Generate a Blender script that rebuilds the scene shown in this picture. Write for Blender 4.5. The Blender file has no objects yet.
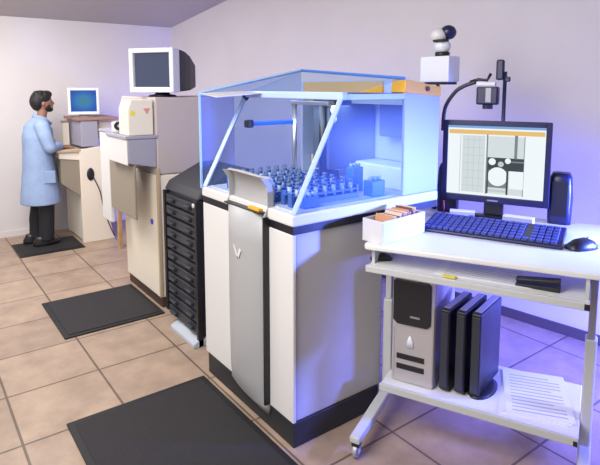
import bpy, bmesh, math, random
from mathutils import Vector, Matrix
random.seed(4)
sc = bpy.context.scene
COL = sc.collection
rad = math.radians

# ------------------------------------------------------------------ materials
def mat(name, col, rough=.5, metal=0., spec=.5, noise=0., nscale=20., bump=0., emis=None, estr=0.):
    m = bpy.data.materials.new(name); m.use_nodes = True
    nt = m.node_tree; b = nt.nodes['Principled BSDF']
    c = (col[0], col[1], col[2], 1)
    b.inputs['Base Color'].default_value = c
    b.inputs['Roughness'].default_value = rough
    b.inputs['Metallic'].default_value = metal
    b.inputs['Specular IOR Level'].default_value = spec
    if emis:
        b.inputs['Emission Color'].default_value = (*emis, 1)
        b.inputs['Emission Strength'].default_value = estr
    if noise or bump:
        tc = nt.nodes.new('ShaderNodeTexCoord'); n = nt.nodes.new('ShaderNodeTexNoise')
        n.inputs['Scale'].default_value = nscale; n.inputs['Detail'].default_value = 4
        nt.links.new(tc.outputs['Object'], n.inputs['Vector'])
        if noise:
            r = nt.nodes.new('ShaderNodeValToRGB')
            r.color_ramp.elements[0].position = .3; r.color_ramp.elements[1].position = .7
            r.color_ramp.elements[0].color = tuple(max(0, v*(1-noise)) for v in col) + (1,)
            r.color_ramp.elements[1].color = tuple(min(1, v*(1+noise)) for v in col) + (1,)
            nt.links.new(n.outputs['Fac'], r.inputs['Fac']); nt.links.new(r.outputs['Color'], b.inputs['Base Color'])
        if bump:
            bp = nt.nodes.new('ShaderNodeBump'); bp.inputs['Strength'].default_value = bump; bp.inputs['Distance'].default_value = .01
            nt.links.new(n.outputs['Fac'], bp.inputs['Height']); nt.links.new(bp.outputs['Normal'], b.inputs['Normal'])
    return m

def emit(name, col, s=1.):
    m = bpy.data.materials.new(name); m.use_nodes = True; nt = m.node_tree
    nt.nodes.remove(nt.nodes['Principled BSDF'])
    e = nt.nodes.new('ShaderNodeEmission'); e.inputs['Color'].default_value = (*col, 1); e.inputs['Strength'].default_value = s
    nt.links.new(e.outputs[0], nt.nodes['Material Output'].inputs[0]); return m

def glass(name, tint, diff=.12, dcol=(.3, .5, .9), gloss=.3):
    m = bpy.data.materials.new(name); m.use_nodes = True; nt = m.node_tree
    nt.nodes.remove(nt.nodes['Principled BSDF']); L = nt.links.new
    t = nt.nodes.new('ShaderNodeBsdfTransparent'); t.inputs['Color'].default_value = (*tint, 1)
    g = nt.nodes.new('ShaderNodeBsdfGlossy'); g.inputs['Roughness'].default_value = .3
    d = nt.nodes.new('ShaderNodeBsdfDiffuse'); d.inputs['Color'].default_value = (*dcol, 1)
    lw = nt.nodes.new('ShaderNodeLayerWeight'); lw.inputs['Blend'].default_value = .25
    m1 = nt.nodes.new('ShaderNodeMixShader'); m1.inputs[0].default_value = diff
    L(t.outputs[0], m1.inputs[1]); L(d.outputs[0], m1.inputs[2])
    ml = nt.nodes.new('ShaderNodeMath'); ml.operation = 'MULTIPLY'; ml.inputs[1].default_value = gloss; L(lw.outputs['Fresnel'], ml.inputs[0])
    m2 = nt.nodes.new('ShaderNodeMixShader'); L(ml.outputs[0], m2.inputs[0])
    L(m1.outputs[0], m2.inputs[1]); L(g.outputs[0], m2.inputs[2])
    L(m2.outputs[0], nt.nodes['Material Output'].inputs[0]); return m

def tile_mat():
    m = bpy.data.materials.new('floor_tiles'); m.use_nodes = True; nt = m.node_tree; L = nt.links.new
    b = nt.nodes['Principled BSDF']; b.inputs['Roughness'].default_value = .42; b.inputs['Specular IOR Level'].default_value = .35
    g = nt.nodes.new('ShaderNodeNewGeometry'); mp = nt.nodes.new('ShaderNodeMapping')
    mp.inputs['Location'].default_value = (-.38 + 5.25, -1.34 + 5.25, 0)
    br = nt.nodes.new('ShaderNodeTexBrick'); br.offset = 0; br.squash = 1
    br.inputs['Scale'].default_value = 1; br.inputs['Brick Width'].default_value = .525; br.inputs['Row Height'].default_value = .52
    br.inputs['Mortar Size'].default_value = .007; br.inputs['Mortar Smooth'].default_value = .15
    br.inputs['Color1'].default_value = (.43, .325, .245, 1); br.inputs['Color2'].default_value = (.37, .275, .21, 1)
    br.inputs['Mortar'].default_value = (.15, .11, .085, 1)
    L(g.outputs['Position'], mp.inputs['Vector']); L(mp.outputs[0], br.inputs['Vector'])
    n = nt.nodes.new('ShaderNodeTexNoise'); n.inputs['Scale'].default_value = 4.5; n.inputs['Detail'].default_value = 7; n.inputs['Roughness'].default_value = .65
    L(g.outputs['Position'], n.inputs['Vector'])
    r = nt.nodes.new('ShaderNodeValToRGB'); r.color_ramp.elements[0].position = .3; r.color_ramp.elements[1].position = .72
    r.color_ramp.elements[0].color = (.72, .70, .70, 1); r.color_ramp.elements[1].color = (1.12, 1.1, 1.08, 1)
    L(n.outputs['Fac'], r.inputs['Fac'])
    mx = nt.nodes.new('ShaderNodeMix'); mx.data_type = 'RGBA'; mx.blend_type = 'MULTIPLY'; mx.inputs[0].default_value = 1
    L(br.outputs['Color'], mx.inputs[6]); L(r.outputs['Color'], mx.inputs[7]); L(mx.outputs[2], b.inputs['Base Color'])
    bp = nt.nodes.new('ShaderNodeBump'); bp.inputs['Strength'].default_value = .35; bp.inputs['Distance'].default_value = .004; bp.invert = True
    L(br.outputs['Fac'], bp.inputs['Height']); L(bp.outputs['Normal'], b.inputs['Normal'])
    return m

M = dict(
    tile=tile_mat(),
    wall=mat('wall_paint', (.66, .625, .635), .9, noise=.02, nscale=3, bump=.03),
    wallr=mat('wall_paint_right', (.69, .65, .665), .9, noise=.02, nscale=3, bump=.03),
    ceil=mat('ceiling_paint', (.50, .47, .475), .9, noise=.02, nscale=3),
    base=mat('baseboard_taupe', (.10, .075, .07), .6),
    matr=mat('black_rubber', (.016, .014, .017), .75, noise=.15, nscale=60, bump=.25),
    matedge=mat('black_rubber_edge', (.008, .008, .01), .6),
    white=mat('white_enamel', (.66, .65, .64), .4),
    panel=mat('light_grey_enamel', (.50, .485, .475), .4, noise=.02, nscale=6),
    colgrey=mat('grey_plastic', (.36, .36, .37), .42),
    kick=mat('black_plinth', (.022, .023, .026), .55),
    black=mat('black_plastic', (.012, .012, .015), .4),
    dark=mat('charcoal_plastic', (.03, .033, .042), .42),
    navy=mat('navy_plastic', (.012, .014, .06), .35),
    gasket=mat('gasket', (.006, .006, .01), .5),
    blueg=glass('blue_tinted_glass', (.72, .81, .97), .09, (.35, .5, .95)),
    roofg=glass('roof_blue_glass', (.90, .95, 1.0), .07, (.55, .74, .98), gloss=.2),
    bluepl=mat('blue_translucent_edge', (.30, .48, .80), .3),
    strut=mat('pale_blue_strut', (.42, .55, .86), .35),
    house=mat('pale_blue_housing', (.36, .43, .66), .45),
    orange=mat('orange_panel', (.78, .40, .03), .6),
    inner=mat('inner_grey', (.36, .40, .27), .6),
    innerw=mat('inner_shelf_white', (.62, .66, .50), .5),
    innerd=mat('inner_dark', (.07, .085, .12), .5),
    deck=mat('deck_plate', (.42, .50, .66), .35),
    metal=mat('brushed_metal', (.6, .62, .65), .3, metal=.8),
    ridge=mat('ridge_blue', (.06, .20, .65), .35),
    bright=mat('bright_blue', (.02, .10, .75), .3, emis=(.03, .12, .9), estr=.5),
    rack=mat('rack_blue', (.05, .12, .42), .4),
    tubec=mat('tube_body', (.30, .42, .62), .3),
    tubecap=mat('tube_cap_dark', (.07, .12, .24), .4),
    cream=mat('cream_enamel', (.78, .71, .59), .5),
    creaml=mat('light_cream_enamel', (.74, .69, .59), .5),
    tan=mat('tan_enamel', (.47, .36, .24), .55),
    olive=mat('olive_grey_panel', (.27, .235, .18), .55),
    lilac=mat('lilac_grey_panel', (.33, .32, .40), .5),
    mauve=mat('mauve_grey_panel', (.48, .42, .41), .5),
    brown=mat('dark_brown_plinth', (.06, .03, .024), .6),
    rose=mat('brown_laminate', (.34, .19, .15), .5),
    wood=mat('pine_wood', (.52, .33, .14), .5, noise=.15, nscale=12),
    crt=mat('white_monitor_case', (.72, .74, .80), .4),
    crtback=mat('black_monitor_back', (.012, .012, .02), .5),
    crtscr=mat('dark_glass_screen', (.03, .035, .06), .12, emis=(.10, .12, .2), estr=.45),
    skin=mat('skin', (.30, .15, .10), .55),
    hair=mat('black_hair', (.008, .007, .008), .6, bump=.8, nscale=60),
    coat=mat('light_blue_cotton', (.27, .37, .58), .85, noise=.08, nscale=9, bump=.3),
    trouser=mat('black_trousers', (.013, .013, .018), .8, noise=.1, nscale=12, bump=.2),
    shoe=mat('black_leather', (.012, .011, .014), .4),
    eye=mat('eye_dark', (.01, .01, .01), .2),
    desk=mat('white_laminate', (.75, .75, .74), .35),
    frame=mat('white_powdercoat', (.52, .53, .52), .4),
    framei=mat('grey_inner_tube', (.33, .33, .36), .4, metal=.3),
    silver=mat('silver_case', (.46, .43, .42), .35, metal=.2),
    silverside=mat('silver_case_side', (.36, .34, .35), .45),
    paper=mat('white_paper', (.80, .80, .82), .8),
    ink=mat('pale_grey_print', (.42, .44, .52), .8),
    card=mat('orange_card', (.55, .27, .12), .8),
    carddk=mat('brown_card', (.16, .06, .05), .8),
    cardl=mat('cream_card', (.70, .55, .36), .8),
    yellow=mat('yellow_label', (.75, .65, .05), .6),
    pink=mat('pink_label', (.62, .25, .24), .6),
    bluelab=mat('blue_label', (.02, .03, .55), .5),
    red=mat('dark_red', (.25, .02, .05), .5),
    foot=mat('pale_foot', (.42, .46, .52), .5),
    key=mat('keycap', (.05, .065, .22), .5),
    wscreen=emit('screen_white', (.88, .94, .97), 1.0),
    wpale=emit('screen_pale_grey', (.60, .67, .70), .9),
    wor=emit('screen_orange', (.85, .55, .20), .95),
    wbl=emit('screen_blue', (.25, .45, .80), .9),
    wgrey=emit('screen_mid_grey', (.25, .28, .30), .9),
    wdark=emit('screen_dark_grey', (.07, .085, .10), .9),
)

def screen_blue():
    m = bpy.data.materials.new('blue_picture_screen'); m.use_nodes = True; nt = m.node_tree; L = nt.links.new
    nt.nodes.remove(nt.nodes['Principled BSDF'])
    tc = nt.nodes.new('ShaderNodeTexCoord'); mp = nt.nodes.new('ShaderNodeMapping')
    mp.inputs['Location'].default_value = (0, 0, -1.5); mp.inputs['Scale'].default_value = (6.5, 0, 7.6)
    gr = nt.nodes.new('ShaderNodeTexGradient'); gr.gradient_type = 'SPHERICAL'
    r = nt.nodes.new('ShaderNodeValToRGB'); e = r.color_ramp.elements
    e[0].position = 0; e[0].color = (.05, .14, .55, 1); e[1].position = 1; e[1].color = (.10, .32, .28, 1)
    r.color_ramp.elements.new(.55).color = (.08, .28, .62, 1)
    em = nt.nodes.new('ShaderNodeEmission'); em.inputs['Strength'].default_value = .8
    L(tc.outputs['Object'], mp.inputs[0]); L(mp.outputs[0], gr.inputs[0]); L(gr.outputs['Fac'], r.inputs['Fac'])
    L(r.outputs[0], em.inputs['Color']); L(em.outputs[0], nt.nodes['Material Output'].inputs[0]); return m
M['bscreen'] = screen_blue()

# ------------------------------------------------------------------ mesh helpers
class MB:
    def __init__(s): s.bm = bmesh.new()
    def _faces(s, vs, fs):
        v = [s.bm.verts.new(p) for p in vs]
        for f in fs:
            try: s.bm.faces.new([v[i] for i in f])
            except ValueError: pass
        return v
    def box(s, x0, x1, y0, y1, z0, z1):
        P = [(x0,y0,z0),(x1,y0,z0),(x1,y1,z0),(x0,y1,z0),(x0,y0,z1),(x1,y0,z1),(x1,y1,z1),(x0,y1,z1)]
        s._faces(P, [(0,3,2,1),(4,5,6,7),(0,1,5,4),(1,2,6,5),(2,3,7,6),(3,0,4,7)]); return s
    def prism(s, poly, axis, a, b):
        """extrude a 2-D polygon: axis 'x' takes (y,z), 'y' takes (x,z), 'z' takes (x,y)"""
        def p3(q, t):
            return {'x': (t, q[0], q[1]), 'y': (q[0], t, q[1]), 'z': (q[0], q[1], t)}[axis]
        n = len(poly)
        s._faces([p3(q, a) for q in poly] + [p3(q, b) for q in poly],
                 [tuple(range(n)), tuple(range(2*n-1, n-1, -1))] + [(i, i+n, (i+1) % n + n, (i+1) % n) for i in range(n)])
        return s
    def loft(s, rings, cap=True):
        n = len(rings[0]); vs = [s.bm.verts.new(p) for r in rings for p in r]
        for k in range(len(rings)-1):
            for i in range(n):
                j = (i+1) % n
                s.bm.faces.new([vs[k*n+i], vs[k*n+j], vs[(k+1)*n+j], vs[(k+1)*n+i]])
        if cap:
            s.bm.faces.new([vs[i] for i in range(n)][::-1]); s.bm.faces.new([vs[(len(rings)-1)*n+i] for i in range(n)])
        return s
    def tube(s, pts, r, n=12, side=None):
        """pts path; r number, list of numbers or list of (ra, rb)"""
        pts = [Vector(p) for p in pts]; N = len(pts)
        rr = r if isinstance(r, (list, tuple)) else [r]*N
        rings = []; prev = None
        for i, p in enumerate(pts):
            d = (pts[min(i+1, N-1)] - pts[max(i-1, 0)]).normalized()
            if prev is None:
                a = Vector(side) if side else (Vector((0, 0, 1)) if abs(d.z) < .9 else Vector((1, 0, 0)))
            else: a = prev
            a = (a - d*a.dot(d)).normalized(); b = d.cross(a); prev = a
            q = rr[i] if isinstance(rr[i], (list, tuple)) else (rr[i], rr[i])
            rings.append([p + a*q[0]*math.cos(t*2*math.pi/n) + b*q[1]*math.sin(t*2*math.pi/n) for t in range(n)])
        return s.loft(rings)
    def cyl(s, p, q, r, n=16): return s.tube([p, q], r, n)
    def ball(s, c, r, seg=16, rot=None):
        r = r if isinstance(r, (tuple, list)) else (r, r, r)
        m = Matrix.Translation(c) @ (rot or Matrix.Identity(4)) @ Matrix.Diagonal((*r, 1))
        bmesh.ops.create_uvsphere(s.bm, u_segments=seg, v_segments=max(6, seg//2+2), radius=1, matrix=m); return s
    def build(s, name, m, parent=None, bevel=0., smooth=False, seg=2, remesh=0., sm=0):
        bmesh.ops.recalc_face_normals(s.bm, faces=s.bm.faces)
        me = bpy.data.meshes.new(name); s.bm.to_mesh(me); s.bm.free()
        o = bpy.data.objects.new(name, me); COL.objects.link(o); me.materials.append(M[m] if isinstance(m, str) else m)
        if parent is not None: o.parent = parent
        if bevel:
            b = o.modifiers.new('bevel', 'BEVEL'); b.width = bevel; b.segments = seg; b.limit_method = 'ANGLE'; b.angle_limit = rad(40)
        if remesh:
            r = o.modifiers.new('remesh', 'REMESH'); r.mode = 'VOXEL'; r.voxel_size = remesh; r.use_smooth_shade = True
            if sm:
                q = o.modifiers.new('smooth', 'SMOOTH'); q.iterations = sm; q.factor = .6
        if smooth: 
            for p in me.polygons: p.use_smooth = True
        return o

def thing(name, label, cat, loc=(0,0,0), rotz=0., group=None):
    o = bpy.data.objects.new(name, None); COL.objects.link(o); o.empty_display_size = .1
    o.location = loc; o.rotation_euler = (0, 0, rotz)
    return tag(o, label, cat, group)
def tag(o, label, cat, group=None):
    o['label'] = label; o['category'] = cat
    if group: o['group'] = group
    return o
def struct(o): o['kind'] = 'structure'; return o
def smoothed(pts, k=8):
    """Catmull-Rom through the points"""
    P = [Vector(p) for p in pts]; P = [P[0]] + P + [P[-1]]; out = []
    for i in range(1, len(P)-2):
        for j in range(k):
            t = j/k; a, b, c, d = P[i-1], P[i], P[i+1], P[i+2]
            out.append(.5*((2*b) + (c-a)*t + (2*a-5*b+4*c-d)*t*t + (3*b-a-3*c+d)*t**3))
    out.append(P[-2]); return out

# ------------------------------------------------------------------ room
struct(MB().box(-3.2, 4.9, -2.6, 7.4, -.1, 0).build('floor', 'tile'))
struct(MB().box(-3.2, 3.10, 7.16, 7.3, 0, 4.6).build('wall_back', 'wall'))
WR = [(3.10, 7.16), (3.72, 2.35), (4.35, -2.6)]
struct(MB().prism([(3.10,7.16),(3.72,2.35),(4.35,-2.6),(4.5,-2.6),(3.87,2.35),(3.25,7.3),(3.10,7.3)], 'z', 0, 5).build('wall_right', 'wallr'))
def cz(x, y): return 2.62 + (7.16-y)*.172
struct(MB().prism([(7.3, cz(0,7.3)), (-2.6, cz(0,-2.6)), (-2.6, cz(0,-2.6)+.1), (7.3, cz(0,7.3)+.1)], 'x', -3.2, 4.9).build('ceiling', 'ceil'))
struct(MB().box(-3.2, 3.10, 7.145, 7.16, 0, .07).build('baseboard_back', 'wall'))
def bbr():
    m = MB(); n = Vector((-.99, -.142, 0))
    a = [Vector((x, y, 0)) for x, y in WR]
    for i in range(2):
        p, q = a[i], a[i+1]
        nn = Vector((-(p.y-q.y), (p.x-q.x), 0)).normalized()*.014
        m.prism([(p.x, p.y), (q.x, q.y), (q.x+nn.x, q.y+nn.y), (p.x+nn.x, p.y+nn.y)], 'z', .0, .075)
    return struct(m.build('baseboard_right', 'base'))
bbr()

# ------------------------------------------------------------------ mats
def floor_mat(x0, x1, y0, y1, label):
    t = thing('floor_mat', label, 'mat', ((x0+x1)/2, (y0+y1)/2, 0), group='anti-fatigue mats in front of the machines')
    w, d = (x1-x0)/2, (y1-y0)/2
    MB().box(-w, w, -d, d, 0, .012).build('border', 'matedge', t, .004)
    MB().box(-w+.035, w-.035, -d+.035, d-.035, .0121, .017).build('pad', 'matr', t, .003)
floor_mat(.595, 1.405, 1.72, 2.89, 'large black rubber mat in the foreground, in front of the glass-hooded analyzer')
floor_mat(.83, 1.585, 3.93, 4.71, 'black rubber mat in the middle, before the cream cabinet with the tube monitor')
floor_mat(.91, 1.57, 6.16, 6.72, 'black rubber mat farthest away, under the man in the light blue coat')

# ------------------------------------------------------------------ main analyzer
AN = thing('analyzer', 'large white laboratory analyzer with a blue-tinted clear hood and orange strips', 'analyzer', (1.45, 2.0, 0))
# local coordinates: x 0..1.05 (back), y 0..0.94
MB().prism([(.01,.01),(.60,.01),(.60,.5),(1.0,.5),(1.0,.93),(.01,.93)], 'z', 0, .135).build('plinth', 'kick', AN, .006)
MB().prism([(.02,.012),(.62,.012),(.62,.5),(1.04,.5),(1.04,.93),(.02,.93)], 'z', .135, 1.10).build('cabinet', 'panel', AN, .012)
MB().box(0, .021, 0, .210, .14, 1.10).build('front_panel', 'white', AN, .006)
MB().box(0, .021, .608, .94, .14, 1.10).build('front_panel', 'white', AN, .006)
MB().box(.002, 1.045, .0, .94, 1.10, 1.14).build('gasket', 'gasket', AN)
MB().box(-.005, 1.05, -.005, .945, 1.14, 1.197).build('deck_rim', 'white', AN, .008)
MB().box(.04, 1.0, .04, .90, 1.197, 1.203).build('deck_plate', 'deck', AN)
# bulging grey front column with scoop
def bulge(y, d): # y from 0..1 across
    return -d*math.sin(math.pi*y)**.6 if 0 < y < 1 else 0
def column():
    m = MB(); rings = []
    ya, yb = .213, .605
    for z, d in ((.125, .012), (.16, .04), (.25, .055), (.6, .06), (1.0, .058), (1.165, .055)):
        ring = [(.02, ya, z)] + [(-.004 + bulge(i/10, d)*1.0, ya + (yb-ya)*i/10, z - (.04*(1-i/10) if z < .2 else 0)) for i in range(11)] + [(.02, yb, z)]
        rings.append(ring)
    m.loft(rings); return m
column().build('front_column', 'colgrey', AN, 0, True)
MB().box(-.035, -.001, .203, .213, .15, 1.15).build('column_edge_shade', 'black', AN)  # shadow along the column's right edge, put in as a black strip
m = MB(); rings = []
for z, d, off in ((1.155, .02, .012), (1.20, .012, .02), (1.26, .01, .028), (1.31, .02, .024), (1.335, .045, .012), (1.345, .07, -.004)):
    f = [(off + bulge(i/10, d) - .0, .213 + .39*i/10, z + .02*math.sin(math.pi*i/10)*(z > 1.3)) for i in range(11)]
    b = [(off + .014 + bulge(i/10, d), .213 + .39*i/10, z + .008 + .02*math.sin(math.pi*i/10)*(z > 1.3)) for i in range(10, -1, -1)]
    rings.append(f + b)
m.loft(rings); m.build('scoop', 'colgrey', AN, 0, True)
for y in (.208, .598): MB().prism([(-.03, 1.15), (.03, 1.15), (.03, 1.30), (.0, 1.345), (-.045, 1.35), (-.01, 1.30), (-.004, 1.2)], 'y', y, y+.008).build('scoop_cheek', 'colgrey', AN, .002)
MB().box(-.045, .018, .225, .59, 1.1655, 1.172).build('slot', 'black', AN)
MB().box(-.03, .008, .255, .36, 1.172, 1.184).build('slot_label', 'orange', AN)
# chevron mark
m = MB()
m.prism([(.375, .945), (.402, .895), (.418, .90), (.392, .952)], 'x', -.068, -.064)
m.prism([(.402, .895), (.418, .90), (.455, .958), (.447, .963)], 'x', -.068, -.064)
m.build('emblem', 'white', AN)
# rear housing
MB().box(.752, 1.05, 0, .018, 1.197, 1.77).build('housing_side_panel', 'house', AN, .006)
MB().box(.752, 1.05, .924, .942, 1.197, 1.77).build('housing_side_panel', 'house', AN, .006)
MB().box(1.03, 1.05, .018, .924, 1.197, 1.80).build('housing_back_panel', 'inner', AN)
m = MB(); m.prism([(0.748, 1.77), (1.052, 1.745), (1.052, 1.80), (.752, 1.842)], 'y', -.004, .10)
m.build('housing_end_cap', 'orange', AN, .004)
MB().cyl((.93, -.012, 1.79), (.93, -.002, 1.79), .014).build('lock_knob', 'brown', AN)
m = MB()
m.prism([(.752, 1.765), (1.05, 1.745), (1.05, 1.80), (.752, 1.84)], 'y', .10, .942); m.build('housing_top', 'strut', AN, .004)
MB().box(.742, .752, .16, .90, 1.768, 1.832).build('orange_strip', 'orange', AN)
# interior
MB().box(.82, 1.03, .02, .92, 1.203, 1.34).build('rear_shelf', 'innerw', AN, .01)
MB().box(1.0, 1.03, .02, .92, 1.345, 1.765).build('inner_back', 'inner', AN)
MB().box(.90, .99, .10, .34, 1.50, 1.755).build('pump_module', 'innerd', AN, .01)
MB().box(.60, .98, .46, .62, 1.30, 1.755).build('arm_module', 'innerd', AN, .012)
MB().box(.78, 1.0, .02, .92, 1.70, 1.76).build('inner_canopy', 'inner', AN)
MB().cyl((.58, .78, 1.203), (.58, .78, 1.70), .016).build('arm_post', 'metal', AN, 0, True)
MB().cyl((.585, .50, 1.21), (.585, .50, 1.70), .022).build('arm_post', 'black', AN, 0, True)
MB().box(.26, .60, .775, .80, 1.565, 1.592).build('gantry_beam', 'bright', AN, .006)
MB().box(.22, .262, .762, .812, 1.555, 1.602).build('gantry_end', 'black', AN, .006)
for z in (1.665, 1.61): MB().ball((.62, .44, z), (.02, .02, .026)).build('pipette_knob', 'white', AN, 0, True)
MB().box(.56, .61, .42, .80, 1.69, 1.715).build('gantry_rail', 'metal', AN, .004)
# hood
def bar(m, p, q, w, h=None):
    p, q = Vector(p), Vector(q); return m.tube([p, q], [(w, h or w)]*2, 4, side=(0, 1, 0))
for y in (.012, .93):
    m = MB(); bar(m, (.01, y, 1.195), (.31, y, 1.755), .017, .017); m.build('hood_strut', 'strut', AN, .003)
    m = MB(); m.box(.30, .755, y-.010, y+.010, 1.735, 1.765); m.build('hood_top_bar', 'strut', AN, .003)
m = MB(); m.box(.295, .33, -.01, .945, 1.735, 1.775); m.build('hood_front_rail', 'strut', AN, .006)
MB().ball((.305, .93, 1.735), .022).build('hood_pivot', 'navy', AN, 0, True)
def sheet(poly3, name, mt, th=.004):
    m = MB(); P = [Vector(p) for p in poly3]; n = (P[1]-P[0]).cross(P[2]-P[0]).normalized()*th
    k = len(P); m._faces([tuple(p) for p in P] + [tuple(p+n) for p in P], [tuple(range(k)), tuple(range(2*k-1, k-1, -1))] + [(i, i+k, (i+1) % k+k, (i+1) % k) for i in range(k)])
    return m.build(name, mt, AN)
sheet([(.30, .004, 1.755), (.30, .938, 1.765), (.75, .938, 1.91), (.75, .004, 1.845)], 'hood_roof', 'roofg')
sheet([(.03, .004, 1.2), (.30, .004, 1.74), (.75, .004, 1.74), (.75, .004, 1.2)], 'hood_side_glass', glass('near_side_glass', (.86, .92, 1.0), .04, gloss=.08))
sheet([(-.01, .938, 1.19), (-.01, .938, 1.76), (.75, .938, 1.905), (.75, .938, 1.19)], 'hood_far_glass', 'blueg')
m = MB(); m.box(-.014, -.004, .93, .944, 1.19, 1.765); m.build('hood_far_edge', 'bluepl', AN)
m = MB(); bar(m, (-.01, .937, 1.765), (.75, .937, 1.912), .009); m.build('hood_far_edge', 'bluepl', AN)
m = MB(); bar(m, (.75, .937, 1.912), (.75, .0, 1.846), .009); m.build('hood_ridge', 'ridge', AN)
sheet([(-.01, .72, 1.745), (-.01, .935, 1.765), (.28, .935, 1.775), (.30, .72, 1.765)], 'raised_lid', 'white')

# racks of tubes on the deck
def make_rack():
    r = thing('tube_rack', 'blue rack of capped sample tubes among the rows on the hooded analyzer deck', 'tube rack', (0,0,0), 0, 'racks of sample tubes on the deck')
    m = MB(); m.box(-.22, .22, -.016, .016, 0, .028); m.box(-.225, -.215, -.016, .016, .0, .07); m.box(.215, .225, -.016, .016, 0, .07)
    m.box(-.215, .215, -.016, .016, .045, .052); m.build('rack_body', 'rack', r)
    for k in range(7):
        x = -.18 + k*.06
        t = MB().cyl((x, 0, .0285), (x, 0, .088), .011, 10).build('tube', 'tubec', r, 0, True)
        MB().cyl((x, 0, .0885), (x, 0, .106), .0135, 10).build('cap', 'tubecap', t, 0, True)
    return r
def copy_tree(o, parent=None):
    c = o.copy(); COL.objects.link(c)
    if parent is not None: c.parent = parent
    for ch in list(o.children): copy_tree(ch, c)
    return c
r0 = make_rack(); bpy.context.view_layer.update()
for k in range(9):
    o = r0 if k == 0 else copy_tree(r0)
    o.location = (1.75 + .01*(k % 2), 2.13 + k*.078, 1.2035)
def block(x, y, w, d, h, mt, label, name='reagent_block', cat='reagent block'):
    t = thing(name, label, cat, (x, y, 1.2035), 0, 'reagent blocks on the analyzer deck')
    MB().box(-w/2, w/2, -d/2, d/2, 0, h).build('block_body', mt, t, .004)
    for i in range(3):
        MB().cyl((-w/3+i*w/3, 0, h), (-w/3+i*w/3, 0, h+.02), .012, 10).build('bottle_cap', 'tubec', t, 0, True)
block(2.08, 2.10, .10, .07, .085, 'bright', 'bright blue reagent block nearest the right side glass of the hood')
block(2.08, 2.26, .08, .06, .14, 'bright', 'tall bright blue reagent block behind the lower one under the hood')
block(1.60, 2.075, .10, .05, .055, 'rack', 'low blue reagent block in the near front corner under the hood')
block(2.16, 2.62, .12, .12, .07, 'dark', 'dark reagent block at the back of the analyzer deck')

# ------------------------------------------------------------------ ribbed tower
TW = thing('drawer_tower', 'tall black ribbed tray tower with sloping top between the two big machines', 'drawer tower', (1.56, 3.25, 0))
MB().box(.03, .42, .02, .55, .056, 1.03).build('carcass', 'dark', TW, .008)
MB().prism([(-.0, 1.035), (.43, 1.035), (.43, 1.22), (.30, 1.22), (.04, 1.10)], 'y', 0, .57).build('sloping_top', 'dark', TW, .015)
m = MB(); m.prism([(-.05, 0), (.40, 0), (.40, .055), (.0, .055), (-.05, .03)], 'y', .0, .40); m.build('foot', 'foot', TW, .006)
MB().box(-.01, .03, .535, .57, .09, 1.03).build('side_rail', 'black', TW, .004)
MB().box(-.012, .03, -.0, .03, .0, 1.03).build('side_rail', 'black', TW, .004)
for k in range(11):
    z = .075 + k*.0865
    d = MB().box(-.002, .03, .035, .53, z, z+.066).build('tray', 'dark', TW, .006)
    for y in (.13, .41):
        h = MB(); h.prism([(-.003, z+.012), (-.03, z+.03), (-.03, z+.045), (-.003, z+.05)], 'y', y-.045, y+.045)
        h.build('handle', 'dark', d, .005)
MB().cyl((-.02, .03, 1.0), (-.012, .03, 1.0), .016).build('catch', 'white', TW, 0, True)

# ------------------------------------------------------------------ second analyzer (cream)
A2 = thing('cream_cabinet', 'tall cream and mauve laboratory machine behind the black tower, carrying a tube monitor', 'laboratory machine', (1.60, 4.04, 0))
MB().box(.015, .70, .012, .79, 0, .085).build('plinth', 'brown', A2, .004)
MB().box(.0, .68, .004, .80, .085, 1.10).build('lower_body', 'cream', A2, .01)
MB().box(.0, .71, 0, .80, 1.103, 1.72).build('upper_body', 'mauve', A2, .012)
MB().box(-.004, .02, -.006, .02, .10, 1.16).build('corner_trim', 'tan', A2, .002)
MB().box(-.18, -.16, .02, .62, .76, 1.19).build('hanging_panel', 'olive', A2, .006)
m = MB(); m.prism([(-.225, 1.215), (-.0, 1.165), (-.0, 1.40), (-.225, 1.40)], 'y', .0, .48); c2 = m.build('console', 'lilac', A2, .006)
MB().box(-.235, -.226, .0, .48, 1.20, 1.40).build('console_front', 'white', A2, .004)
m = MB(); m.prism([(-.245,-.008),(.01,-.008),(.01,.96),(-.165,.96),(-.165,.50),(-.245,.49)], 'z', 1.40, 1.425); m.build('console_top', 'lilac', A2, .005)
MB().box(-.16, -.125, .70, .95, .60, 1.40).build('end_panel', 'white', A2, .008)
MB().cyl((-.006, .14, .70), (.0, .14, .70), .024, 20).build('blue_button', 'bluelab', A2)
MB().box(-.155, -.004, .60, .64, 1.19, 1.39).build('console_bracket', 'white', A2)
B2 = thing('instrument_box', 'cream box with yellow and pink stickers on the console of the cream machine', 'box', (1.49, 4.17, 1.4255))
m = MB(); m.prism([(-.10, 0), (.10, 0), (.10, .275), (-.075, .275), (-.10, .20)], 'y', -.11, .11); m.build('case', 'creaml', B2, .008)
MB().cyl((-.065, -.1125, .175), (-.065, -.1105, .175), .02, 16).build('yellow_sticker', 'yellow', B2)
m = MB(); m.prism([(.02, .21), (.075, .21), (.048, .165)], 'y', -.1125, -.1105); m.build('pink_sticker', 'pink', B2)
V2 = thing('viewer', 'small white viewer with a round black eyepiece on the far machine console', 'viewer', (1.445, 4.44, 1.4255))
MB().box(-.05, .06, -.06, .06, 0, .09).build('body', 'white', V2, .015)
MB().cyl((-.03, -.075, .06), (-.03, -.061, .06), .035, 20).build('eyepiece', 'black', V2)
MB().cyl((-.03, -.08, .06), (-.03, -.076, .06), .012, 12).build('lens', 'metal', V2)
MB().box(.035, .05, -.09, -.061, .03, .13).build('lever', 'lilac', V2, .003)

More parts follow.
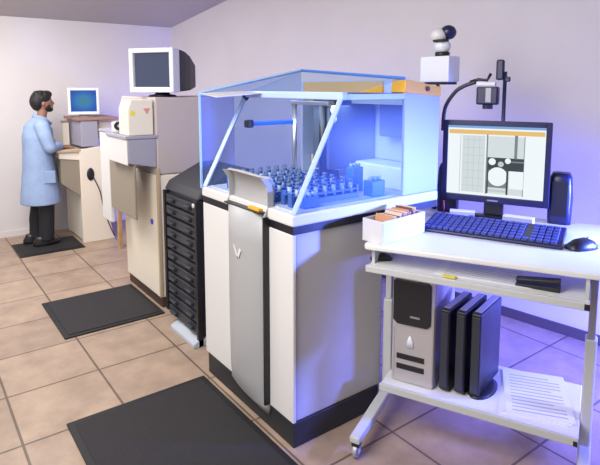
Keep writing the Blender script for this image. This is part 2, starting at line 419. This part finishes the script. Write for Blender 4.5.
# tube monitors
def crt(name, label, loc, rotz, w, h, d, scr, casem, backm, base=.045):
    t = thing(name, label, 'monitor', loc, rotz, None)      # faces local -y
    b = .16*w*.55
    m = MB(); z0, z1 = base, base+h; x = w/2
    m.box(-x, -x+b, 0, .05, z0, z1); m.box(x-b, x, 0, .05, z0, z1)
    m.box(-x+b, x-b, 0, .05, z0, z0+b*1.15); m.box(-x+b, x-b, 0, .05, z1-b, z1)
    m.build('bezel', casem, t, .006)
    g = MB(); nx, nz = 8, 6; P = []; F = []
    for j in range(nz+1):
        for i in range(nx+1):
            u, v = i/nx*2-1, j/nz*2-1
            P.append((u*(x-b), .028 - .012*(1-u*u)*(1-v*v), z0+b*1.15 + (v+1)/2*(h-b*2.15)))
    for j in range(nz):
        for i in range(nx): F.append((j*(nx+1)+i, j*(nx+1)+i+1, (j+1)*(nx+1)+i+1, (j+1)*(nx+1)+i))
    g._faces(P, F); s = g.build('screen', scr, t, 0, True)
    m = MB()
    def rg(y, kx, za, zb):
        return [(-x*kx, y, za), (x*kx, y, za), (x*kx, y, zb), (-x*kx, y, zb)]
    m.loft([rg(.05, 1, z0, z1), rg(.10, .99, z0+.004, z1-.004)]); m.build('case_rim', casem, t, .008)
    m = MB(); m.loft([rg(.101, .98, z0+.006, z1-.006), rg(.2, .93, z0+.01, z1-.02), rg(d*.65, .84, z0+.015, z1-.05), rg(d, .6, z0+.04, z1-.12)])
    m.build('case_back', backm, t, .012)
    MB().tube([(0, .15, 0), (0, .15, .012), (0, .15, .02), (0, .15, base+.02)], [.11, .11, .06, .05], 20).build('swivel_base', backm, t, 0, True)
    return t
crt('tube_monitor', 'white-framed tube monitor with dark screen and black back atop the cream machine', (1.615, 4.15, 1.722), rad(-58), .42, .35, .46, 'crtscr', 'crt', 'crtback', .035)

# stool
ST = thing('wooden_stool', 'small pine stool standing behind the cream machine', 'stool', (2.02, 5.75, 0))
MB().box(-.17, .17, -.17, .17, .47, .50).build('seat', 'cream', ST, .008)
for sx in (-1, 1):
    for sy in (-1, 1):
        MB().box(sx*.14-.022, sx*.14+.022, sy*.14-.022, sy*.14+.022, 0, .47).build('leg', 'wood', ST, .003)
MB().box(-.118, .118, -.15, -.13, .40, .46).build('rail', 'wood', ST)

# ------------------------------------------------------------------ third machine
A3 = thing('reading_station', 'cream standing-height workstation with flared foot where the man works', 'workstation', (1.60, 6.34, 0))
m = MB(); m.prism([(0, 0), (.36, 0), (.335, .12), (.29, .35), (.265, .62), (.265, 1.12), (0, 1.09)], 'y', 0, .05); m.build('side_panel', 'cream', A3, .006)
m = MB(); m.prism([(0, 0), (.36, 0), (.335, .12), (.29, .35), (.265, .62), (.265, 1.12), (0, 1.09)], 'y', .66, .70); m.build('side_panel', 'cream', A3, .006)
MB().box(.01, .25, .05, .66, .02, 1.08).build('body', 'creaml', A3)
MB().box(.03, .22, .012, .64, 1.12, 1.415).build('riser', 'lilac', A3, .006)
m = MB(); m.prism([(-.215, 1.065), (.0, 1.065), (.0, .97), (-.215, 1.0)], 'y', .02, .68); m.build('drawer_box', 'creaml', A3, .004)
m = MB(); m.prism([(-.20, .999), (-.003, .969), (-.003, .55), (-.20, .715)], 'y', .03, .66); m.build('under_panel', 'olive', A3, .004)
MB().box(-.24, .02, .0, .70, 1.066, 1.098).build('counter', 'tan', A3, .006)
MB().box(-.0, .46, -.0, .66, 1.418, 1.452).build('shelf', 'rose', A3, .005)
MB().box(.25, .44, .10, .62, 1.20, 1.417).build('shelf_bracket', 'cream', A3)
MB().ball((.11, -.004, .80), (.042, .014, .075)).build('handle', 'black', A3, 0, True)
m = MB(); m.tube(smoothed([(.13, -.012, .78), (.20, -.02, .60), (.235, -.02, .40), (.28, -.02, .22), (.35, -.02, .03)], 6), .006, 6); m.build('cable', 'black', A3, 0, True)
crt('tube_monitor', 'white tube monitor showing a blue picture on the shelf near the man', (1.72, 6.52, 1.440), rad(-14), .34, .31, .30, 'bscreen', 'crt', 'crt', .04)
W3 = thing('carton', 'small cream carton standing on the counter beside the man', 'carton', (1.57, 6.83, 1.098))
MB().box(-.035, .035, -.05, .05, 0, .28).build('carton_body', 'creaml', W3, .004)
MB().box(-.037, .037, -.052, .052, .281, .30).build('lid', 'rose', W3, .003)

# ------------------------------------------------------------------ person (faces +x)
PX, PY = 1.235, 6.56
body = MB()
# torso, neck, head
body.tube([(-.01,0,.86),(-.015,0,.98),(-.02,0,1.12),(-.01,0,1.28),(0,0,1.38),(.02,0,1.43)], [(.10,.15),(.10,.145),(.105,.15),(.11,.165),(.09,.15),(.05,.06)], 16, side=(1,0,0))
body.tube([(.015,0,1.38),(.035,0,1.46),(.05,0,1.54)], [.06,.052,.055], 12)
body.ball((.055,0,1.615), (.098,.076,.112)); body.ball((.095,0,1.565), (.062,.055,.062))
body.ball((.156,0,1.60), (.02,.013,.022)); body.tube([(.135,0,1.63),(.168,0,1.592)], [.009,.014], 8)
body.ball((.145,0,1.553), (.014,.024,.010)); body.ball((.13,0,1.525), (.026,.026,.02))
for s in (-1, 1):
    body.ball((.045, s*.077, 1.60), (.018,.009,.030))
    # legs
    lx = .02 if s < 0 else -.05
    body.tube([(-.01, s*.075, .90), (0, s*.085, .70), (.005+lx*.5, s*.09, .48), (lx-.01, s*.09, .28), (lx-.02, s*.09, .09)], [.088,.078,.055,.052,.036], 12)
    body.ball((lx+.02, s*.09, .045), (.075,.034,.03))
    # arms
    sh = (-.005, s*.175, 1.36); el = (.06, s*.235, 1.125); wr = (.20, s*.115, 1.112)
    body.ball((sh[0], s*.165, 1.345), .05); body.tube([(sh[0], s*.17, 1.34), ((sh[0]+el[0])/2-.005, s*.215, 1.25), el], [.045,.045,.040], 12); body.ball(el, .041)
    body.tube([el, (.13, s*.18, 1.13), wr], [.042,.037,.025], 12)
    # hand: palm, four fingers, thumb
    pc = (.245, s*.095, 1.099); body.tube([wr, pc, (.275, s*.085, 1.097)], [(.018,.026),(.015,.038),(.012,.036)], 12, side=(0,0,1))
    for k, (ln, dy) in enumerate(((.062,-.027),(.074,-.009),(.069,.009),(.052,.026))):
        y = s*.085 + dy
        body.tube([(.275, y, 1.097), (.275+ln*.5, y, 1.103), (.275+ln*.85, y, 1.092), (.275+ln, y, 1.087)], [.0085,.008,.0075,.006], 8)
    body.tube([(.235, s*.085-s*.03, 1.096), (.265, s*.085-s*.058, 1.094), (.292, s*.085-s*.062, 1.089)], [.012,.010,.008], 8)
person = body.build('person', 'skin', None, remesh=.0065, sm=3)
person.location = (PX, PY, .018)
tag(person, 'dark-haired bearded man in a light blue lab coat standing with hands on the counter', 'person')
m = MB()
m.tube([(-.02,0,.475),(-.02,0,.60),(-.02,0,.85),(-.025,0,1.05),(-.02,0,1.22),(-.005,0,1.34),(.01,0,1.40),(.025,0,1.435)],
       [(.215,.235),(.205,.225),(.175,.205),(.155,.20),(.16,.205),(.145,.19),(.095,.13),(.07,.075)], 24, side=(1,0,0))
for s in (-1, 1):
    m.ball((-.005, s*.168, 1.352), (.082,.07,.075))
    m.tube([(-.005, s*.175, 1.36), (.015, s*.225, 1.25), (.055, s*.245, 1.11)], [.08,.074,.066], 14); m.ball((.058, s*.243, 1.118), .066)
    m.tube([(.055, s*.243, 1.118), (.13, s*.185, 1.128), (.185, s*.125, 1.118)], [.064,.056,.046], 14)
co = m.build('lab_coat', 'coat', person, remesh=.010, sm=4)
# collar, lapels, pocket
m = MB(); m.tube([(.045,.068,1.43),(-.03,.06,1.455),(-.055,0,1.465),(-.03,-.06,1.455),(.045,-.068,1.43),(.12,-.03,1.36)], [(.022,.009)]*6, 8); m.build('collar', 'coat', co, 0, True)
MB().box(-.02, .10, -.222, -.207, .72, .86).build('pocket', 'coat', co, .006)
m = MB()
for s in (-1, 1):
    lx = .02 if s < 0 else -.05
    m.tube([(-.01, s*.075, .88), (0, s*.085, .70), (.005+lx*.5, s*.09, .48), (lx-.01, s*.09, .28), (lx-.02, s*.09, .055)], [.115,.10,.088,.082,.078], 14)
m.build('trousers', 'trouser', person, remesh=.010, sm=3)
for s in (-1, 1):
    lx = .02 if s < 0 else -.05
    m = MB(); m.loft([[(lx-.075+a*k+o, s*.09+b*j, z) for a, b in [(math.cos(t*math.pi/8), math.sin(t*math.pi/8)) for t in range(16)]] for k, j, z, o in
                      ((.12,.047,.0,.03),(.145,.05,.02,.055),(.14,.048,.045,.05),(.10,.044,.075,.03),(.06,.04,.105,.0),)])
    m.build('shoe', 'shoe', person, 0, True)
m = MB()
m.ball((.035,0,1.655), (.108,.09,.092)); m.ball((.0,0,1.62), (.085,.086,.10)); m.ball((.095,0,1.70), (.06,.065,.045)); m.ball((-.01,0,1.575), (.055,.065,.06))
for k in range(26):
    a = random.uniform(0, 6.28); r = random.uniform(.02, .09); m.ball((.03+r*math.cos(a), r*.8*math.sin(a), 1.725-.25*r), .026, 8)
m.build('hair', 'hair', person, remesh=.008, sm=2)
m = MB(); m.ball((.115,0,1.532), (.045,.05,.032)); m.ball((.09,.05,1.56), (.035,.016,.045)); m.ball((.09,-.05,1.56), (.035,.016,.045)); m.ball((.15,0,1.566), (.012,.026,.006))
m.build('beard', 'hair', person, remesh=.007, sm=1)
for s in (-1, 1): MB().ball((.139, s*.031, 1.622), (.011,.012,.008), 10).build('eye', 'eye', person, 0, True)

# ------------------------------------------------------------------ desk and what stands on it (desk axes: x along front, y to the back)
DA = rad(-66); DX, DY = 1.785, 1.875
def dw(u, v, z=0.):
    return (DX + u*math.cos(DA) - v*math.sin(DA), DY + u*math.sin(DA) + v*math.cos(DA), z)
T = 1.03
DK = thing('computer_desk', 'white standing-height computer cart with shelves and splayed caster feet', 'desk', dw(0, 0), DA)
m = MB(); m.prism([(0,.02),(.02,0),(1.25,.09),(1.25,.99),(.02,.99),(0,.97)], 'z', T-.028, T); m.build('desktop', 'desk', DK, .007)
m = MB(); m.box(.02, .995, .0, .36, .905, .922); m.build('pullout_shelf', 'desk', DK, .004)
MB().box(.02, .995, -.012, .001, .895, .93).build('shelf_lip', 'frame', DK, .004)
MB().box(.975, .995, -.016, -.0125, .90, .925).build('shelf_end_cap', 'black', DK)
for x in (.03, .975): MB().box(x, x+.015, .05, .34, .923, T-.029).build('shelf_hanger', 'frame', DK)
MB().box(.065, .985, .10, .60, .245, .265).build('lower_shelf', 'desk', DK, .004)
MB().box(.065, .985, .088, .102, .235, .275).build('lower_shelf_lip', 'frame', DK, .004)
MB().box(.965, .982, .084, .0875, .24, .262).build('shelf_end_cap', 'black', DK)
def caster(u, v, par):
    w = MB().cyl((u-.012, v, .035), (u+.012, v, .035), .035, 20).build('caster', 'framei', par, .004)
    MB().box(u-.02, u+.02, v-.02, v+.02, .062, .085).build('caster_fork', 'black', w, .003)
    MB().cyl((u-.016, v, .035), (u+.016, v, .035), .012, 12).build('hub', 'white', w)
for u in (.04, 1.01):
    m = MB(); m.box(u-.025, u+.025, .265, .335, .10, .66); m.build('lower_leg', 'frame', DK, .008)
    MB().box(u-.016, u+.016, .275, .325, .66, T-.029).build('upper_leg', 'framei' if u > .5 else 'frame', DK, .005)
    m = MB(); m.prism([(-.17, .085), (.55, .085), (.55, .115), (.36, .145), (.24, .145), (-.17, .12)], 'x', u-.027, u+.027); m.build('foot_rail', 'frame', DK, .008)
    caster(u, -.14, DK); caster(u, .52, DK)

# card box
CB = thing('card_box', 'small white open box of orange and cream cards at the left end of the desk', 'box', (1.845, 1.80, T), rad(5))
L_, W_, H_ = .35, .13, .115
m = MB(); m.box(0, L_, 0, W_, 0, .006); m.box(0, .006, 0, W_, .0061, H_); m.box(L_-.006, L_, 0, W_, .0061, H_)
m.prism([(.0061, .0061), (L_-.0061, .0061), (L_-.0061, H_), (.0061, H_)], 'y', 0, .006); m.prism([(.0061, .0061), (L_-.0061, .0061), (L_-.0061, H_), (.0061, H_)], 'y', W_-.006, W_)
m.build('tray', 'white', CB, .002)
cols = ['card', 'cardl', 'cardl', 'card', 'carddk', 'cardl', 'card', 'cardl', 'cardl', 'card', 'cardl', 'carddk']
for k in range(17):
    x = .06 + k*.0145; mt = cols[k % 12]
    hh = .128 - .02*abs(math.sin(k*1.7)) + (.02 if 4 < k < 14 else 0)
    t = MB(); t.prism([(x, .008), (x+.004, .008), (x+.034, hh), (x+.030, hh)], 'y', .012, W_-.012)
    o = t.build('index_card', mt); o.matrix_world = Matrix.Translation((1.845, 1.80, T)) @ Matrix.Rotation(rad(5), 4, 'Z')
    tag(o, 'index card standing upright in the small white box on the desk', 'card', 'cards filed in the white box')

# monitor
MN = thing('computer_monitor', 'wide black flat monitor showing a white program window on the cart', 'monitor', dw(.466, .84, T), DA)
w, z0, z1 = .298, .095, .575
MB().box(-w, w, 0, .03, z0, z1).build('case', 'black', MN, .008)
bz = MB(); b_ = .030
bz.box(-w, -w+b_, -.012, .0, z0, z1); bz.box(w-b_, w, -.012, .0, z0, z1); bz.box(-w+b_, w-b_, -.012, 0, z0, z0+.04); bz.box(-w+b_, w-b_, -.012, 0, z1-b_, z1)
bz.build('bezel', 'navy', MN, .003)
sx0, sx1, sz0, sz1 = -w+b_, w-b_, z0+.04, z1-b_
S = MB().box(sx0, sx1, -.004, -.001, sz0, sz1).build('screen', 'wscreen', MN)
def sr(x0, x1, y0, y1, mt, name, dep):
    X = lambda t: sx0+(sx1-sx0)*t; Z = lambda t: sz1-(sz1-sz0)*t
    MB().box(X(x0), X(x1), -.0045-dep*.0008, -.0042-dep*.0008, Z(y1), Z(y0)).build(name, mt, S)
sr(0, 1, 0, .035, 'wbl', 'title_bar', 0); sr(.01, .99, .06, .12, 'wor', 'toolbar', 0)
sr(.135, .143, .13, .97, 'wpale', 'column_line', 0); sr(.16, .40, .14, .96, emit('screen_pane', (.72, .80, .82), .9), 'list_pane', 0)
for k in range(7): sr(.17, .39, .20+k*.11, .208+k*.11, 'wpale', 'row_line', 1)
for x in (.22, .28, .34): sr(x, x+.006, .15, .95, 'wpale', 'row_line', 2)
sr(.43, .80, .14, .96, emit('screen_pane_b', (.74, .82, .84), .9), 'image_pane', 0)
sr(.415, .43, .12, .97, 'wgrey', 'column_line', 1); sr(.70, .73, .12, .45, 'wgrey', 'column_line', 1); sr(.795, .803, .13, .97, 'wgrey', 'column_line', 1)
sr(.43, .80, .44, .62, 'wdark', 'image_block', 1); sr(.43, .65, .62, .87, 'wgrey', 'image_block', 1)
def blob(cx, cy, r, mt, dep):
    X = sx0+(sx1-sx0)*cx; Z = sz1-(sz1-sz0)*cy
    MB().cyl((X, -.0045-dep*.0008, Z), (X, -.0048-dep*.0008, Z), r, 20).build('image_spot', mt, S)
blob(.48, .50, .020, 'wscreen', 2); blob(.64, .48, .016, 'wscreen', 2); blob(.54, .71, .055, 'wscreen', 2)
blob(.57, .53, .016, 'wpale', 3); sr(.67, .80, .48, .50, 'wgrey', 'image_line', 2); sr(.66, .80, .62, .87, 'wscreen', 'image_pane', 2)
sr(.44, .64, .90, .93, 'wpale', 'row_line', 2); sr(.63, .65, .62, .96, 'wdark', 'image_line', 3); sr(.43, .445, .62, .96, 'wdark', 'image_line', 3)
MB().box(-.055, .055, .031, .06, .015, .28).build('neck', 'black', MN, .006)
MB().tube([(0, .03, 0), (0, .03, .008), (0, .03, .014)], [(.13,.055),(.13,.055),(.11,.04)], 24, side=(1,0,0)).build('stand_base', 'black', MN, 0, True)
MB().box(-.03, .03, -.014, -.0121, z0+.012, z0+.02).build('badge', 'framei', MN)

# keyboard
KB = thing('keyboard', 'dark navy keyboard lying in front of the flat monitor on the cart', 'keyboard', dw(.52, .37, T), DA + rad(-1))
m = MB(); m.prism([(0, 0), (.29, 0), (.29, .045), (.27, .045), (0, .016)], 'x', -.345, .345); m.build('keyboard_body', 'navy', KB, .006)
m = MB()
for r in range(6):
    for c in range(20):
        if c in (15,) and r != 0: continue
        x = -.325 + c*.0325; y = .018 + r*.041; z = .016+(y+.0)*.107
        m.box(x, x+.027, y, y+.033, z-.002, z+.013)
m.build('keycaps', 'key', KB, .002, seg=1)
# mouse
def mouse(label, loc, rz, k=1.):
    t = thing('computer_mouse', label, 'mouse', loc, rz)
    rings = []
    for y, hw, h in ((-.07,.018,.012),(-.055,.034,.026),(-.02,.040,.040),(.02,.040,.042),(.05,.034,.030),(.068,.018,.014)):
        rings.append([(hw*k*math.cos(a), y*k, max(0, h*k*math.sin(a))) for a in [math.pi*i/10 for i in range(11)]] + [(-hw*k*.9, y*k, 0), (hw*k*.9, y*k, 0)])
    MB().loft(rings).build('shell', 'black', t, 0, True)
    MB().cyl((-.004, .035*k, .036*k), (.004, .035*k, .036*k), .008*k, 12).build('wheel', 'framei', t)
    return t
ms = mouse('black mouse on the desktop to the right of the keyboard', dw(.945, .45, T), DA + rad(-40), 1.2)
m = MB(); m.tube(smoothed([(0, .085, .012), (.0, .13, .006), (.06, .20, .006), (.02, .33, .006), (-.10, .40, .006)], 8), .004, 8); m.build('cord', 'framei', ms, 0, True)
m2 = mouse('small black mouse at the left end of the pull-out shelf', dw(.05, .13, .922), DA + rad(-60), .8)
# speakers
def speaker(label, u, v, h=.34):
    t = thing('speaker', label, 'speaker', dw(u, v, T), DA, 'speakers behind the monitor')
    rings = []
    for z, a, b in ((0, .060, .05), (.02, .062, .055), (h*.5, .066, .06), (h*.9, .058, .055), (h, .046, .045)):
        rings.append([(a*math.copysign(abs(math.cos(q))**.6, math.cos(q)), b*math.copysign(abs(math.sin(q))**.6, math.sin(q)), z) for q in [2*math.pi*i/20 for i in range(20)]])
    MB().loft(rings).build('cabinet', 'navy', t, 0, True)
    MB().box(-.04, .04, -.064, -.058, .05, h*.85).build('grille', 'black', t, .002)
speaker('tall dark speaker behind the right edge of the flat monitor', .815, .935, .29)
speaker('dark speaker mostly hidden behind the left edge of the flat monitor', .185, .933, .30)
# small things round the monitor foot
def pad(u, v, w, d, h, mt, label, rz=0, name='notepad', cat='notepad'):
    t = thing(name, label, cat, dw(u, v, T), DA+rz)
    MB().box(-w/2, w/2, -d/2, d/2, 0, h).build('sheets', mt, t, .002)
    MB().box(-w/2, w/2, -d/2-.003, -d/2, .001, h*.9).build('cover_edge', 'ink', t)
pad(.31, .765, .14, .05, .05, 'paper', 'white notepad left of the flat monitor stand', .2)
pad(.62, .765, .16, .05, .05, 'paper', 'white notepad right of the flat monitor stand', -.1)
pen = MB(); pen.cyl((0, 0, .0), (0, 0, .10), .006, 8); pn = pen.build('pen', 'red', None, 0, True)
pn.location = dw(.20, .79, T); pn.rotation_euler = (rad(15), 0, DA); tag(pn, 'dark red pen leaning at the left of the flat monitor stand', 'pen')
cb = MB().box(-.02, .02, -.01, .01, 0, .03).build('eraser', 'bluelab', None, .003); cb.location = dw(.36, .755, T+.0); cb.rotation_euler = (0, 0, DA)
tag(cb, 'small bright blue eraser beside the flat monitor stand', 'eraser')

# lamp-camera on a pole with a box
PB = thing('pole_camera', 'white and dark swivel camera on a pale box atop a dark pole', 'camera', dw(.095, .95, T), 0)
MB().cyl((0, 0, 0), (0, 0, .80), .011, 12).build('pole', 'carddk', PB, 0, True)
MB().tube([(0,0,0),(0,0,.012),(0,0,.02)], [.018,.018,.013], 16).build('pole_base', 'black', PB, 0, True)
MB().box(-.03, .08, -.10, .12, .80, .958).build('control_box', 'crt', PB, .006)
MB().box(-.02, .07, -.09, .09, .785, .80).build('mount_plate', 'black', PB, .002)
MB().cyl((.035, -.0, .958), (.035, -.0, .985), .045, 16).build('swivel', 'black', PB, 0, True)
MB().ball((.035, 0, 1.02), (.05,.05,.045)).build('ball_joint', 'crt', PB, 0, True)
MB().ball((.02, 0.02, 1.085), (.052,.052,.045)).build('camera_ball', 'white', PB, 0, True)
MB().ball((.06, -.02, 1.105), (.05,.05,.045)).build('camera_hood', 'navy', PB, 0, True)
MB().box(-.025, .045, -.04, .03, 1.045, 1.06).build('camera_ring', 'black', PB, .004)

# document camera on its own rod
DC = thing('document_camera', 'dark boxy camera hung on a bent arm and thin rod behind the monitor', 'camera', dw(.487, .96, T), DA)
MB().cyl((0, 0, 0), (0, 0, .86), .011, 12).build('rod', 'navy', DC, 0, True)
MB().tube([(0,0,0),(0,0,.012),(0,0,.02)], [.022,.022,.015], 16).build('rod_base', 'black', DC, 0, True)
MB().box(-.05, -.005, -.02, .02, .81, .93).build('clamp', 'navy', DC, .01)
MB().box(-.0, .03, -.015, .015, .80, .83).build('clamp_knob', 'navy', DC, .006)
MB().box(-.16, -.05, -.018, .018, .775, .80).build('arm', 'crt', DC, .005)
h = MB().box(-.155, -.03, -.035, .035, .665, .772).build('camera_head', 'navy', DC, .01)
MB().box(-.10, -.07, -.037, -.0355, .68, .765).build('camera_stripe', 'framei', h)
MB().cyl((-.092, 0, .64), (-.092, 0, .665), .03, 16).build('lens', 'black', h)
m = MB(); m.tube(smoothed([(-.355, -.0, .50), (-.345, 0, .64), (-.29, 0, .735), (-.235, 0, .775), (-.165, 0, .80)], 6), .012, 10); m.build('bent_arm', 'dark', DC, 0, True)
m = MB(); m.tube([(-.20, 0, .80), (-.15, 0, .815), (-.10, 0, .81), (-.08, 0, .85)], .009, 8); m.build('cable', 'black', DC, 0, True)

# things on the pull-out shelf
def sheet_of(u, v, z, w, d, rz, label, lines=True, n=1):
    for k in range(n):
        t = thing('paper_sheet', label, 'paper', dw(u + .004*k, v - .003*k, z + .003*k), DA + rz + .04*k)
        MB().box(-w/2, w/2, -d/2, d/2, 0, .002).build('sheet', 'paper', t)
        if lines and k == n-1:
            m = MB()
            for q in range(8): m.box(-w*.4, w*.4*(1 - .3*(q % 3 == 2)), -d*.4 + q*d*.1, -d*.4 + q*d*.1+.006, .0021, .0024)
            m.build('printed_lines', 'ink', t)
sheet_of(.55, .18, .9225, .42, .24, .05, 'white papers spread on the pull-out shelf under the keyboard')
TP = thing('tape_dispenser', 'small black stapler at the right of the pull-out shelf', 'stapler', dw(.80, .10, .9225), DA)
MB().prism([(-.10, 0), (.08, 0), (.08, .02), (-.10, .012)], 'y', -.03, .03).build('stapler_base', 'black', TP, .003)
MB().prism([(-.10, .02), (.08, .03), (.08, .052), (-.10, .034)], 'y', -.022, .022).build('stapler_arm', 'black', TP, .005)
TP.name = 'stapler'
YL = MB().box(-.03, .03, -.012, .012, 0, .006).build('yellow_tag', 'yellow', None); YL.location = dw(.42, .03, .926); YL.rotation_euler = (0, 0, DA)
tag(YL, 'small yellow tag near the front edge of the pull-out shelf', 'tag')

# tower computer on the lower shelf
PC = thing('computer_tower', 'silver tower computer with black upper front on the lower shelf', 'computer', dw(.10, .17, .2655), DA)
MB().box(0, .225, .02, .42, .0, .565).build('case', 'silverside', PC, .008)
MB().box(.0, .222, .0, .0195, .0, .565).build('front_bezel', 'silver', PC, .01)
m = MB(); m.prism([(.008,.34),(.03,.32),(.185,.32),(.205,.34),(.205,.545),(.19,.56),(.02,.56),(.008,.545)], 'y', -.012, -.0005); m.build('drive_cover', 'black', PC, .006)
MB().box(.10, .15, -.014, -.0125, .365, .375).build('badge', 'framei', PC)
for z in (.075, .13): MB().box(.03, .175, -.004, -.0005, z, z+.028).build('vent_slot', 'black', PC)
MB().tube([(.10, -.004, .20), (.10, -.004, .232), (.10, -.004, .262)], [(.02,.004),(.016,.004),(.004,.004)], 16).build('power_button', 'crt', PC, 0, True)
MB().box(.013, .017, -.002, -.0005, .02, .30).build('bezel_seam', 'silverside', PC)
# three slim black drive units
for k, (u, lab) in enumerate(((.345, 'slim black upright unit next to the silver tower computer'), (.42, 'slim black upright unit in the middle of the three'), (.492, 'slim black upright unit at the right with a splayed stand foot'))):
    t = thing('slim_computer', lab, 'computer', dw(u, .18 + .01*k, .2655), DA + rad(-9), 'slim black units on the lower shelf')
    wd = .05
    MB().box(0, wd, .006, .31, .012, .435).build('case', 'black', t, .008)
    MB().box(.006, wd-.006, 0, .0055, .03, .42).build('front_face', 'dark', t, .003)
    MB().box(.010, wd-.010, .03, .29, .4355, .439).build('top_vent', 'silverside', t)
    if k == 2: MB().tube([(.03, .12, 0), (.03, .12, .008), (.03, .12, .0115)], [(.065,.12),(.065,.12),(.04,.10)], 20, side=(1,0,0)).build('stand_foot', 'black', t, 0, True)
    else: MB().box(.002, wd-.002, .03, .30, 0, .0115).build('stand_foot', 'black', t)
for k in range(3):
    t = thing('paper_sheet', ['bottom white paper of the small pile on the lower shelf', 'middle white paper of the small pile on the lower shelf', 'topmost printed white paper of the small pile on the lower shelf'][k], 'paper',
              dw(.775 + .006*k, .36 + .01*k, .2655 + .0035*k), DA + rad(5+3*k), 'papers on the lower shelf')
    MB().box(-.15, .15, -.21, .21, 0, .003).build('sheet', 'paper', t)
    if k == 2:
        m = MB()
        for q in range(12): m.box(-.12, .12*(1-.4*(q % 4 == 3)), -.18+q*.03, -.172+q*.03, .0031, .0034)
        m.build('printed_lines', 'ink', t)

# ------------------------------------------------------------------ light
def area(name, loc, target, size, power, col, sizey=None, spread=180):
    l = bpy.data.lights.new(name, 'AREA'); l.energy = power; l.color = col; l.size = size; l.spread = rad(spread)
    if sizey: l.shape = 'RECTANGLE'; l.size_y = sizey
    o = bpy.data.objects.new(name, l); COL.objects.link(o); o.location = loc
    o.rotation_euler = (Vector(target)-Vector(loc)).to_track_quat('-Z', 'Y').to_euler(); return o
area('ceiling_light_main', (-.3, 2.0, 3.1), (1.2, 3.2, .6), 2.0, 130, (1, .97, .94), 2.0)
area('ceiling_light_far', (.4, 5.3, 2.75), (.7, 5.6, 0), 1.3, 85, (1, .965, .93), 1.3)
area('front_fill', (-2.2, 1.2, 2.2), (2.0, 2.6, .9), 1.6, 55, (1, .96, .93))
# blue gel lamps beyond the right end of the desk
area('blue_lamp', (3.30, .45, 1.30), (2.0, 2.0, 1.05), .12, 42, (.12, .18, 1.0), spread=66)
area('blue_floor_lamp', (3.25, -.3, .75), (3.32, 2.0, .12), .3, 115, (.13, .15, 1.0), spread=78)
area('hood_lamp', (2.02, 2.47, 1.69), (2.02, 2.47, 1.0), .4, 4.5, (.5, .66, 1.0))

wd = bpy.data.worlds.new('world'); sc.world = wd; wd.use_nodes = True
wd.node_tree.nodes['Background'].inputs['Color'].default_value = (.93, .92, 1.0, 1)
wd.node_tree.nodes['Background'].inputs['Strength'].default_value = .36
sc.view_settings.view_transform = 'Standard'

# ------------------------------------------------------------------ camera
cd = bpy.data.cameras.new('camera'); cam = bpy.data.objects.new('camera', cd); COL.objects.link(cam); sc.camera = cam
f = 535.; yaw = math.atan(402/539); th = math.atan(63/535)
cd.sensor_fit = 'HORIZONTAL'; cd.sensor_width = 36; cd.lens = f/600*36; cd.shift_y = -82.5/600; cd.clip_start = .05
cam.location = (0, 0, 1.8); cam.rotation_euler = (math.pi/2 - th, 0, -yaw)
